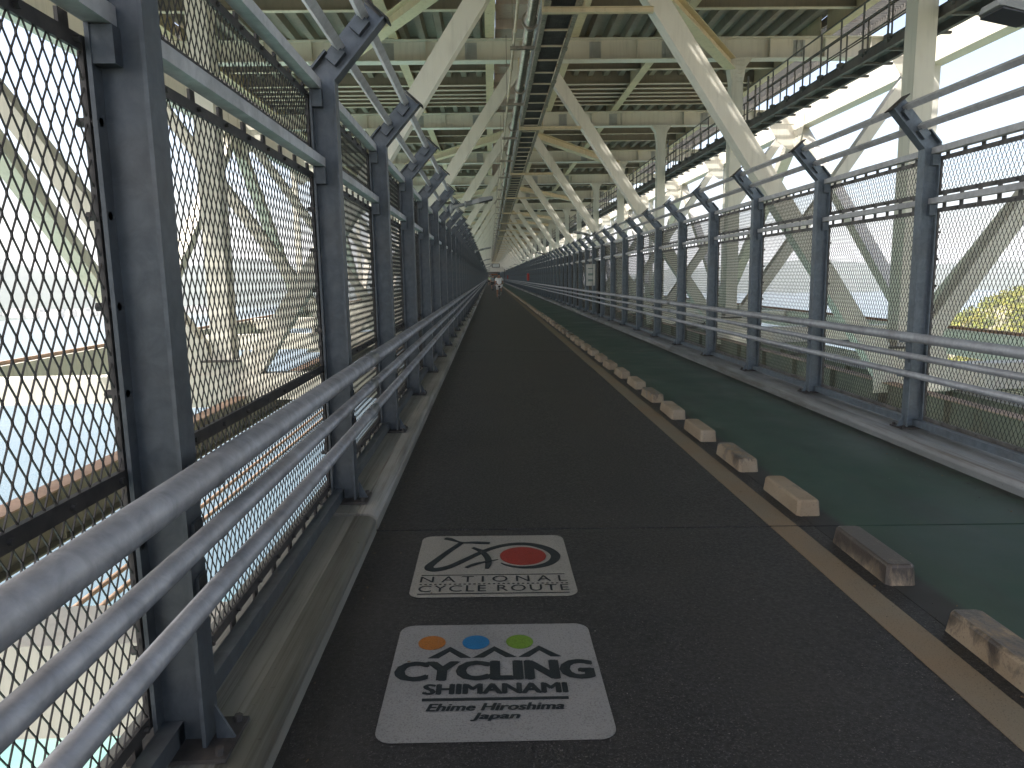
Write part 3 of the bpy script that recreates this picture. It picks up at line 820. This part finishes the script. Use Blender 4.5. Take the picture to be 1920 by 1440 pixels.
# utilities along the middle
pp = thing('utility_pipe', 'large galvanised pipe with flanged collars hung under the deck beside the cable ladder', 'pipe')
m = MB(); m.tube([(.93, -3, 6.62), (.93, 236, 6.62)], .105, 20); m.build('pipe', 'pipe_metal', pp)
for j in range(46):
    y = 10.2 + 5.175*j
    if y > 235: break
    m = MB()
    m.tube([(.93, y-.35, 6.62), (.93, y-.12, 6.62), (.93, y+.12, 6.62), (.93, y+.35, 6.62)], [.107,.145,.145,.107], 18)
    m.tube([(.93, y-.02, 6.62), (.93, y+.02, 6.62)], .18, 18)
    cl = m.build('collar', 'pipe_metal', pp)
    b = MB(); b.box(.55, 1.28, y+1.2, y+1.28, 6.43, 6.50); b.box(.60, .62, y+1.23, y+1.25, 6.5, 8.36); b.box(1.10, 1.12, y+1.23, y+1.25, 6.5, 8.36)
    b.build('pipe_hanger', 'pipe_metal', cl)
for x, z, r, lab in ((.63, 6.56, .030, 'thin cream pipe left of the large galvanised pipe under the deck'), (1.075, 6.56, .022, 'thin grey conduit squeezed between the large pipe and the cable ladder'), (1.12, 6.72, .036, 'grey conduit running just left of the cable ladder, higher than its thinner neighbour')):
    m = MB(); m.tube([(x, -3, z), (x, 236, z)], r, 8)
    for j in range(80): m.tube([(x, 5+2.7*j-.06, z), (x, 5+2.7*j+.06, z)], r*1.5, 8)
    tag(m.build('conduit', 'rib_paint' if x < .8 else 'galv_rail'), lab, 'conduit', 'conduits under the deck')
tr = thing('cable_ladder', 'long cable ladder with cream side rails and dark mesh floor hung under the deck', 'cable ladder')
for x in (1.13, 1.70):
    m = MB(); m.box(x-.045, x+.045, -3, 236, 6.29, 6.30); m.box(x+(-.045 if x < 1.4 else .037), x+(-.037 if x < 1.4 else .045), -3, 236, 6.30, 6.44); 
    j = 3.0
    while j < 110: m.box(x-.06, x+.06, j, j+.25, 6.282, 6.29); j += 2.6
    m.build('side_rail', 'tray_metal', tr)
rg = MB(); rg.box(1.175, 1.655, -.015, .015, 6.30, 6.335); rg = rg.build('rung', 'rib_paint', tr); rf = MB()
for y in range(1, 236):
    if y < 61:
        c = rg if y == 1 else rg.copy()
        if y > 1: COL.objects.link(c)
        c.location = (0, y, 0)
    else: rf.box(1.175, 1.655, y-.015, y+.015, 6.30, 6.335)
tag(rf.build('far_rungs', 'rib_paint', tr), kind='stuff')
fl = MB()
for i in range(11): fl.box(1.18+.046*i, 1.186+.046*i, -3, 236, 6.345, 6.35)
fl.box(1.175, 1.655, -3, 236, 6.37, 6.375); fl.build('mesh_floor', 'frame_dark', tr)
for i, (x, r) in enumerate(((1.25,.022),(1.33,.03),(1.42,.018),(1.5,.026))):
    m = MB(); m.tube([(x, -3, 6.385+r), (x, 236, 6.385+r)], r, 6); m.build('cable', 'rubber', tr)

# lower girders and pipes
def girder(x, z0, z1, w, mat, lab, top=None):
    t = thing('lower_girder', lab, 'girder', group='lower girders beside the walkway')
    m = MB(); m.box(x-.01, x+.01, -14, 240, z0, z1-.02); m.box(x-w/2, x+w/2, -14, 240, z0-.02, z0)
    y = -13
    while y < 120: m.box(x-w/2+.01, x+w/2-.01, y-.006, y+.006, z0, z1-.02); y += 2.07
    m.build('web', mat, t)
    m = MB(); m.box(x-w/2, x+w/2, -14, 240, z1-.02, z1); m.build('top_flange', top or mat, t)
    return t
girder(CX-6.35, -1.28, -.69, .26, 'girder_paint', 'olive girder with a rusty salmon top flange below the left mesh fence', 'primer_red')
girder(CX+6.35, -1.28, -.69, .26, 'girder_paint', 'olive girder with a rusty salmon top flange below the right mesh fence', 'primer_red')
girder(CX+7.75, -1.25, -.88, .3, 'girder_paint', 'stained girder between the right truss and the salmon topped girder')
for s, lab in ((1, 'grey slatted lower catwalk below the right mesh fence, inside the truss'),):
    t = thing('lower_catwalk', lab, 'catwalk')
    m = MB()
    for i in range(6): m.box(CX+s*8.45+s*.22*i-.07, CX+s*8.45+s*.22*i+.07, -14, 240, -.95, -.92)
    m.build('slats', 'catwalk_steel', t)
    m = MB()
    for i in range(6): m.box(CX+s*8.45+s*.22*i-.085, CX+s*8.45+s*.22*i-.072, -14, 240, -.97, -.90)
    m.build('edge_strips', 'rib_paint', t)
    m = MB(); y = -13.0
    while y < 120: m.box(min(CX+s*8.3,CX+s*9.7), max(CX+s*8.3,CX+s*9.7), y-.03, y+.03, -1.05, -.975); y += 2.07
    m.build('cross_bearer', 'catwalk_steel', t)
for x, z in ((-3.3, -1.0), (-3.1, -1.0)):
    m = MB(); m.tube([(x, -14, z), (x, 240, z)], .022, 8)
    tag(m.build('rusty_pipe', 'primer_red'), 'thin rusty brown pipe running below the left fence, ' + ('outer' if x < -3.2 else 'inner') + ' of the pair', 'pipe', 'rusty pipes below the fence')
for s in (1,):
    for k in range(-1, 8):
        m = MB(); y = FR0+FRS*k+FRS*.5
        arc = [(CX+s*6.6, y, -.75)] + [(CX+s*(6.6+.9*math.sin(t)), y, -.75+.42*(1-math.cos(t))) for t in (.5,1.0,1.5)] + [(CX+s*8.3, y, -.40)]
        m.tube(arc, .045, 8); tag(m.build('bent_pipe', 'catwalk_steel'), 'dark bent pipe bridging the two girders below the right fence', 'pipe', 'bent pipes below the right fence')

# ------------------------------------------------------------------ lamps
def lamp(s):
    t = thing('street_lamp', 'x', 'lamp', group='walkway lamps on the fence posts')
    m = MB(); m.tube([(0,0,0),(s*.16,0,.02),(s*.30,0,.045)], .030, 10); m.tube([(0,0,-.10),(0,0,.05)], .035, 8); m.build('arm', 'lamp_grey', t)
    m = MB(); m.tube([(s*.28,0,.040),(s*.33,0,.05)], .055, 12); m.tube([(s*.33,0,.05),(s*.46,0,.07)], .042, 12)
    for i in range(6): m.tube([(s*(.35+.02*i),0,.055+.003*i),(s*(.357+.02*i),0,.056+.003*i)], .050, 12)
    m.build('joint', 'lamp_grey', t)
    m = MB()
    A = [(.45,.05,.045,.06),(.60,.10,.05,.055),(.86,.105,.035,.04),(.90,.09,.02,.03)]
    for i in range(len(A)-1):
        (a,wa,ta,ba),(b,wb,tb,bb) = A[i], A[i+1]
        za, zb2 = .07+.16*(a-.45), .07+.16*(b-.45)
        p = [(s*a,-wa,za-ba*.5),(s*b,-wb,zb2-bb*.5),(s*b,wb,zb2-bb*.5),(s*a,wa,za-ba*.5),(s*a,-wa*.7,za+ta),(s*b,-wb*.7,zb2+tb),(s*b,wb*.7,zb2+tb),(s*a,wa*.7,za+ta)]
        m.hexa(p)
    hd = m.build('head', 'lamp_grey', t)
    m = MB(); m.bar((s*.60,0,.066),(s*.88,0,.112), .19, .012); m.build('lens', 'lamp_dark', hd)
    return t
lp = {1: lamp(1), -1: lamp(-1)}; first = {1: True, -1: True}
LL = {(1,0): 'grey arm lamp with black underside reaching from a left fence post, nearest on that side',
      (-1,0): 'dark lamp head at the upper right corner of the picture',
      (-1,1): 'grey arm lamp on the right fence before the white notice board'}
for s in (1, -1):
    ys = [YP[7]+.05 + PITCH*10*i for i in range(9)] if s > 0 else [YP[3]+.05 + PITCH*10*i for i in range(9)]
    for i, y in enumerate(ys):
        o = lp[s] if first[s] else copy_tree(lp[s]); first[s] = False
        xf = -.87 if s > 0 else 3.86
        o.scale = (.80, 1, 1); o.location = (xf+s*.235, y-.10, wz(xf)+(2.68 if s > 0 else 2.91))
        o['label'] = LL.get((s,i)) or (f'small grey arm lamp on the {"left" if s>0 else "right"} fence, {ORD[i]} from the camera on its side')
# notice board, gate, red boxes
nb = thing('notice_board', 'white notice board fixed upright on the right mesh fence', 'notice board', (3.80, 27.15, wz(3.8)))
m = MB(); m.box(-.17, .17, -.012, .012, 1.18, 1.98); m.build('panel', 'white_panel', nb)
m = MB()
for i, z in enumerate((1.82, 1.62, 1.58, 1.40, 1.36)): m.box(-.10, .09, -.015, -.013, z-.015, z+.015)
m.build('markings', 'panel_mark', nb)
gd = thing('fence_gate', 'narrow black gate slot in the right fence beside the white notice board', 'gate', (3.98, 26.2, wz(3.9)))
m = MB(); m.box(-.04, .04, -.05, .25, .12, 2.1); m.build('gate_leaf', 'joint_black', gd)
for y, lab in ((70.0, 'small red box on the right fence, the nearer one'), (150.0, 'small red box on the right fence, the far one near the tunnel end')):
    b = thing('fire_box', lab, 'red box', (3.70, y, wz(3.7)), 'red boxes on the right fence')
    m = MB(); m.box(-.10, .12, -.10, .10, 1.15, 1.85); m.build('cabinet', 'red_paint', b, .015)
    m = MB(); m.box(-.07, .09, -.106, -.101, 1.22, 1.78); m.build('door', 'red_paint', b)
# end gantry
gy = 168.0
ga = thing('gantry', 'grey gantry with a pale board spanning the walkway at its far end', 'gantry', (0, gy, 0))
m = MB()
m.box(-.75, -.60, -.1, .1, -.05, 3.3); m.box(3.35, 3.5, -.1, .1, -.15, 3.3)
m.build('post', 'galv_post', ga)
m = MB(); m.prism([(-1.2,2.7),(4.0,2.7),(3.0,3.9),(-.3,3.9)], 'y', -.05, .05); m.build('beam', 'bridge_paint', ga)
m = MB(); m.box(.55, 2.35, -.14, -.06, 3.65, 4.55); bdd = m.build('board', 'catwalk_steel', ga)
m = MB(); m.box(.72, 2.18, -.15, -.141, 3.80, 4.42); m.build('panel', 'white_panel', bdd)
ob = thing('height_bar', 'orange height limit bar hanging over the far end of the walkway', 'height bar', (0, 176, 0))
m = MB(); m.box(.3, 2.0, -.05, .05, 2.0, 2.22); m.build('bar', 'orange_paint', ob)
m = MB()
for x in (.5, 1.8): m.box(x-.02, x+.02, -.02, .02, 2.22, 3.4)
m.build('hanger', 'catwalk_steel', ob)

an = thing('anchorage', 'pale concrete anchorage closing the far end of the bridge', 'bridge end', (0, 338, 0))
m = MB()
for x0, x1, z0, z1 in ((-14, -2.2, -50, 9.0), (5.2, 17, -50, 9.0), (-2.2, 5.2, 4.2, 9.0), (-2.2, 5.2, -50, -.5)): m.box(x0, x1, 0, 8, z0, z1)
m.build('wall', 'concrete', an)
m = MB(); m.box(-2.2, 5.2, 7.9, 8.4, -.5, 4.2); m.build('dark_opening', 'deck_paint', an)

# ------------------------------------------------------------------ cyclists
def skin_mesh(name, verts, edges, radii, root, mat, parent):
    me = bpy.data.meshes.new(name); me.from_pydata(verts, edges, []); o = bpy.data.objects.new(name, me); COL.objects.link(o)
    o.modifiers.new('skin', 'SKIN'); sub = o.modifiers.new('sub', 'SUBSURF'); sub.levels = 2; sub.render_levels = 2
    for i, d in enumerate(me.skin_vertices[0].data):
        d.radius = radii[i] if isinstance(radii[i], tuple) else (radii[i], radii[i]); d.use_root = (i == root)
    dg = bpy.context.evaluated_depsgraph_get(); dg.update()
    nm = bpy.data.meshes.new_from_object(o.evaluated_get(dg)); bpy.data.objects.remove(o)
    for p in nm.polygons: p.use_smooth = True
    r = bpy.data.objects.new(name, nm); COL.objects.link(r); nm.materials.clear(); nm.materials.append(M[mat]); r.parent = parent
    return r
def cyclist(x, y, rz, plabel, blabel, top, legs, skinm, helmet, wr=.25):
    b = thing('bicycle', blabel, 'bicycle', (x, y, wz(x)), 'bicycles on the cycle lane'); b.rotation_euler = (0, 0, rz)
    for yy in (-.50, .50):
        m = MB(); n = 28
        ring = [(0, yy+wr*.93*math.cos(2*math.pi*i/n), wr+wr*.93*math.sin(2*math.pi*i/n)) for i in range(n+1)]
        m.tube(ring, .020, 8, caps=False); wh = m.build('wheel', 'rubber', b)
        m = MB()
        for i in range(10):
            t = 2*math.pi*i/10; m.tube([(0,yy,wr),(0,yy+wr*.88*math.cos(t),wr+wr*.88*math.sin(t))], .003, 4)
        m.tube([(-.05,yy,wr),(.05,yy,wr)], .022, 8); m.build('spokes', 'bike_metal', wh)
    m = MB(); bb = (0,-.12,.30); hd = (0,.36,.70); st = (0,-.26,.78)
    for a, c, r in ((bb,hd,.022),(bb,st,.018),((0,-.22,.62),hd,.016),(bb,(0,-.50,wr),.013),((0,-.22,.62),(0,-.50,wr),.012),(hd,(0,.50,wr),.018),(hd,(0,.33,.98),.015)): m.tube([a,c], r, 8)
    m.build('frame', 'bike_paint', b)
    m = MB(); m.tube([(-.28,.30,.98),(0,.34,.99),(.28,.30,.98)], .014, 8); m.build('handlebar', 'bike_paint', b)
    m = MB(); m.tube([(0,-.40,.86),(0,-.30,.87),(0,-.14,.86)], [.075,.065,.022], 10); m.build('saddle', 'rubber', b)
    m = MB(); m.tube([(-.11,-.12,.30),(.11,-.12,.30)], .014, 8); m.box(-.17,-.10,-.18,-.06,.115,.135); m.box(.10,.17,-.18,-.06,.465,.485)
    m.tube([(-.11,-.12,.30),(-.11,-.12,.125)], .012, 6); m.tube([(.11,-.12,.30),(.11,-.12,.475)], .012, 6); m.build('pedals', 'bike_metal', b)
    p = thing('person', plabel, 'person', (x, y, wz(x)), 'cyclists riding away'); p.rotation_euler = (0, 0, rz)
    V = [(0,-.27,.93),(0,-.20,1.12),(0,-.08,1.33),(0,-.02,1.44),(0,.03,1.53),(0,.06,1.63),(0,.07,1.70),
         (-.17,-.04,1.40),(-.26,.10,1.18),(-.27,.28,1.01),(.17,-.04,1.40),(.26,.10,1.18),(.27,.28,1.01),
         (-.10,-.26,.90),(-.125,.02,.55),(-.135,-.12,.20),(-.135,-.01,.15),(.10,-.26,.90),(.14,.12,.86),(.135,-.07,.56),(.135,.05,.51)]
    E = [(0,1),(1,2),(2,3),(3,4),(4,5),(5,6),(3,7),(7,8),(8,9),(3,10),(10,11),(11,12),(0,13),(13,14),(14,15),(15,16),(0,17),(17,18),(18,19),(19,20)]
    Rr = [(.15,.12),(.14,.11),(.17,.11),(.12,.09),.055,.082,.07,.065,.045,.035,.065,.045,.035,.10,.065,.045,.035,.10,.065,.045,.035]
    skin_mesh('body', V, E, Rr, 0, skinm, p)
    Vs = [V[0],V[1],V[2],V[3],V[7],(-.24,.06,1.25),V[10],(.24,.06,1.25)]
    skin_mesh('shirt', Vs, [(0,1),(1,2),(2,3),(3,4),(4,5),(3,6),(6,7)], [(.165,.14),(.165,.13),(.19,.13),(.13,.10),.085,.062,.085,.062], 0, top, p)
    Vt = [(0,-.28,.96),(-.105,-.24,.89),(-.122,-.02,.63),(.105,-.24,.89),(.138,.08,.86)]
    skin_mesh('shorts', Vt, [(0,1),(1,2),(0,3),(3,4)], [(.17,.14),.125,.088,.125,.088], 0, legs, p)
    m = MB(); n = 14
    for j in range(6):
        t = math.pi/2*j/5; rr = .115*math.cos(t)+.001; zz = 1.66+.115*math.sin(t)
        for i in range(n): m.v.append((rr*.92*math.cos(2*math.pi*i/n), .055+rr*1.2*math.sin(2*math.pi*i/n), zz))
    for j in range(5):
        for i in range(n): m.f.append((j*n+i, j*n+(i+1) % n, (j+1)*n+(i+1) % n, (j+1)*n+i)); m.sm.append(True)
    m.build('helmet', helmet, p)
    m = MB()
    m.tube([(-.135,-.14,.13),(-.135,-.02,.115),(-.135,.07,.10)], [.038,.045,.028], 8); m.tube([(.135,-.09,.49),(.135,.03,.475),(.135,.12,.46)], [.038,.045,.028], 8); m.build('shoes', 'cloth_black', p)
cyclist(.62, 49.4, 0, 'nearest cyclist seen from behind in a loose white shirt, white shorts and dark helmet', 'dark small wheeled bicycle under the rider in white', 'cloth_white', 'cloth_white', 'skin', 'helmet_teal')
cyclist(.32, 80.0, R(2), 'cyclist in a black shirt with grey vest riding ahead of the rider in white', 'dark bicycle under the rider in the grey vest', 'cloth_grey', 'cloth_black', 'skin_pale', 'cloth_black')
cyclist(-.05, 118.0, 0, 'farthest cyclist in a pale lime top near the end of the walkway', 'far dark bicycle under the rider in lime', 'cloth_lime', 'cloth_black', 'skin_pale', 'cloth_white')

# ------------------------------------------------------------------ surroundings
SEA = -44.0
def hnoise(x, y, s=1.0):
    return (math.sin(x*.013*s+1.3)*math.cos(y*.011*s-.7) + .5*math.sin(x*.031*s+y*.017*s) + .25*math.sin(x*.07*s-y*.06*s+2))
m = MB(); m.quad([(-5900,-5900,SEA),(5900,-5900,SEA),(5900,5900,SEA),(-5900,5900,SEA)])
tag(m.build('water', 'water'), kind='structure')
def terrain(name, x0, x1, y0, y1, nx, ny, fn, mat):
    m = MB()
    for j in range(ny+1):
        for i in range(nx+1):
            x = x0+(x1-x0)*i/nx; y = y0+(y1-y0)*j/ny; m.v.append((x, y, fn(x, y)))
    for j in range(ny):
        for i in range(nx):
            a = j*(nx+1)+i; m.f.append((a, a+1, a+nx+2, a+nx+1)); m.sm.append(True)
    return tag(m.build(name, mat), kind='structure')
def gs(x, y, cx, cy, sx, sy): return math.exp(-((x-cx)/sx)**2-((y-cy)/sy)**2)
def left_h(x, y):
    h = 120*gs(x,y,-1150,1350,330,300) + 95*gs(x,y,-620,1750,280,260) + 150*gs(x,y,-1700,1500,500,400) + 70*gs(x,y,-250,2100,300,250)
    return SEA-4 + h*(1+.10*hnoise(x,y,.6)) + 3*hnoise(x,y,3)
terrain('hills', -2600, 200, 900, 2600, 110, 70, left_h, 'hill')
def right_far(x, y):
    h = 62*gs(x,y,1000,2100,420,330) + 44*gs(x,y,600,2300,300,260) + 70*gs(x,y,1800,2300,600,400)
    return SEA-4 + h*(1+.10*hnoise(x,y,.6)) + 3*hnoise(x,y,3)
terrain('hills', 200, 3000, 1500, 3000, 110, 60, right_far, 'hill')
def island(x, y):
    inn = 1/(1+math.exp(-(x-(.60*y+18))/9.0)) * 1/(1+math.exp((y-520)/30.0)) * 1/(1+math.exp(-(y+110)/12.0))
    return SEA-3 + inn*(8 + 30*gs(x,y,330,350,75,90) + 14*gs(x,y,250,330,60,70) + 1.5*hnoise(x,y,6))
terrain('ground', 4, 620, -160, 640, 124, 160, island, 'land')
def shore(x, y): return SEA + 5*min(1, max(-1, (-62-y-.12*abs(x))/25.0)) + .5*hnoise(x,y,5)
terrain('ground', -260, 260, -330, 20, 40, 36, shore, 'land')  # unseen land behind the camera, added to bounce warm light up to the ceiling
random.seed(11)
wood = MB(); cnt = 0
while cnt < 1700:
    if cnt < 1450: x = random.uniform(60, 520); y = random.uniform(80, 520)
    else: x = random.uniform(16, 95); y = random.uniform(4, 100)
    z = island(x, y)
    if z < SEA+1.6 or (cnt < 1450 and x/y > 1.25): continue
    cnt += 1; r = random.uniform(2.2, 4.6)
    for q in range(80):
        d = Vector((random.gauss(0,1), random.gauss(0,1), random.gauss(0,1))).normalized()
        rr = r*random.uniform(.6, 1.08); c = Vector((x, y, z+r*.75)) + Vector((d.x*rr, d.y*rr, d.z*rr*.85))
        a = Vector((random.gauss(0,1), random.gauss(0,1), random.gauss(0,1))).normalized(); b2 = d.cross(a).normalized(); a = (a*.6+d.cross(b2)*.4).normalized()
        s_ = random.uniform(.32, .72)
        wood.quad([c-a*s_-b2*s_*.6, c+a*s_-b2*s_*.7, c+a*s_*.8+b2*s_*.6, c-a*s_*.9+b2*s_*.7])
tag(wood.build('woodland', 'foliage', fix=False), 'yellow green woodland on the low shore beyond the right truss', 'woodland', kind='stuff')
tw = MB()
for i in range(260):                          # far shore town
    x = random.uniform(-1500, -420); y = 1000 + random.uniform(-40, 60) + .12*abs(x+900); w = random.uniform(5, 14); h = random.uniform(4, 10)
    tw.box(x, x+w, y, y+w, SEA, SEA+2+h)
tag(tw.build('shore_town', 'town'), 'pale line of small buildings along the hazy left shore', 'town', kind='stuff')

# ------------------------------------------------------------------ air
m = MB(); m.box(-6000, 6000, -6000, 6000, SEA-6, 150)
hz = tag(m.build('haze', 'water'), 'pale summer haze over the strait', 'haze', kind='stuff')
hm = bpy.data.materials.new('haze_air'); hm.use_nodes = True; nt = hm.node_tree; nt.nodes.clear()
pv = nt.nodes.new('ShaderNodeVolumePrincipled'); ou = nt.nodes.new('ShaderNodeOutputMaterial')
pv.inputs['Color'].default_value = (1,.985,.965,1); pv.inputs['Density'].default_value = .0003; pv.inputs['Anisotropy'].default_value = .2
nt.links.new(pv.outputs[0], ou.inputs['Volume']); hz.data.materials.clear(); hz.data.materials.append(hm)
hz.display_type = 'WIRE'
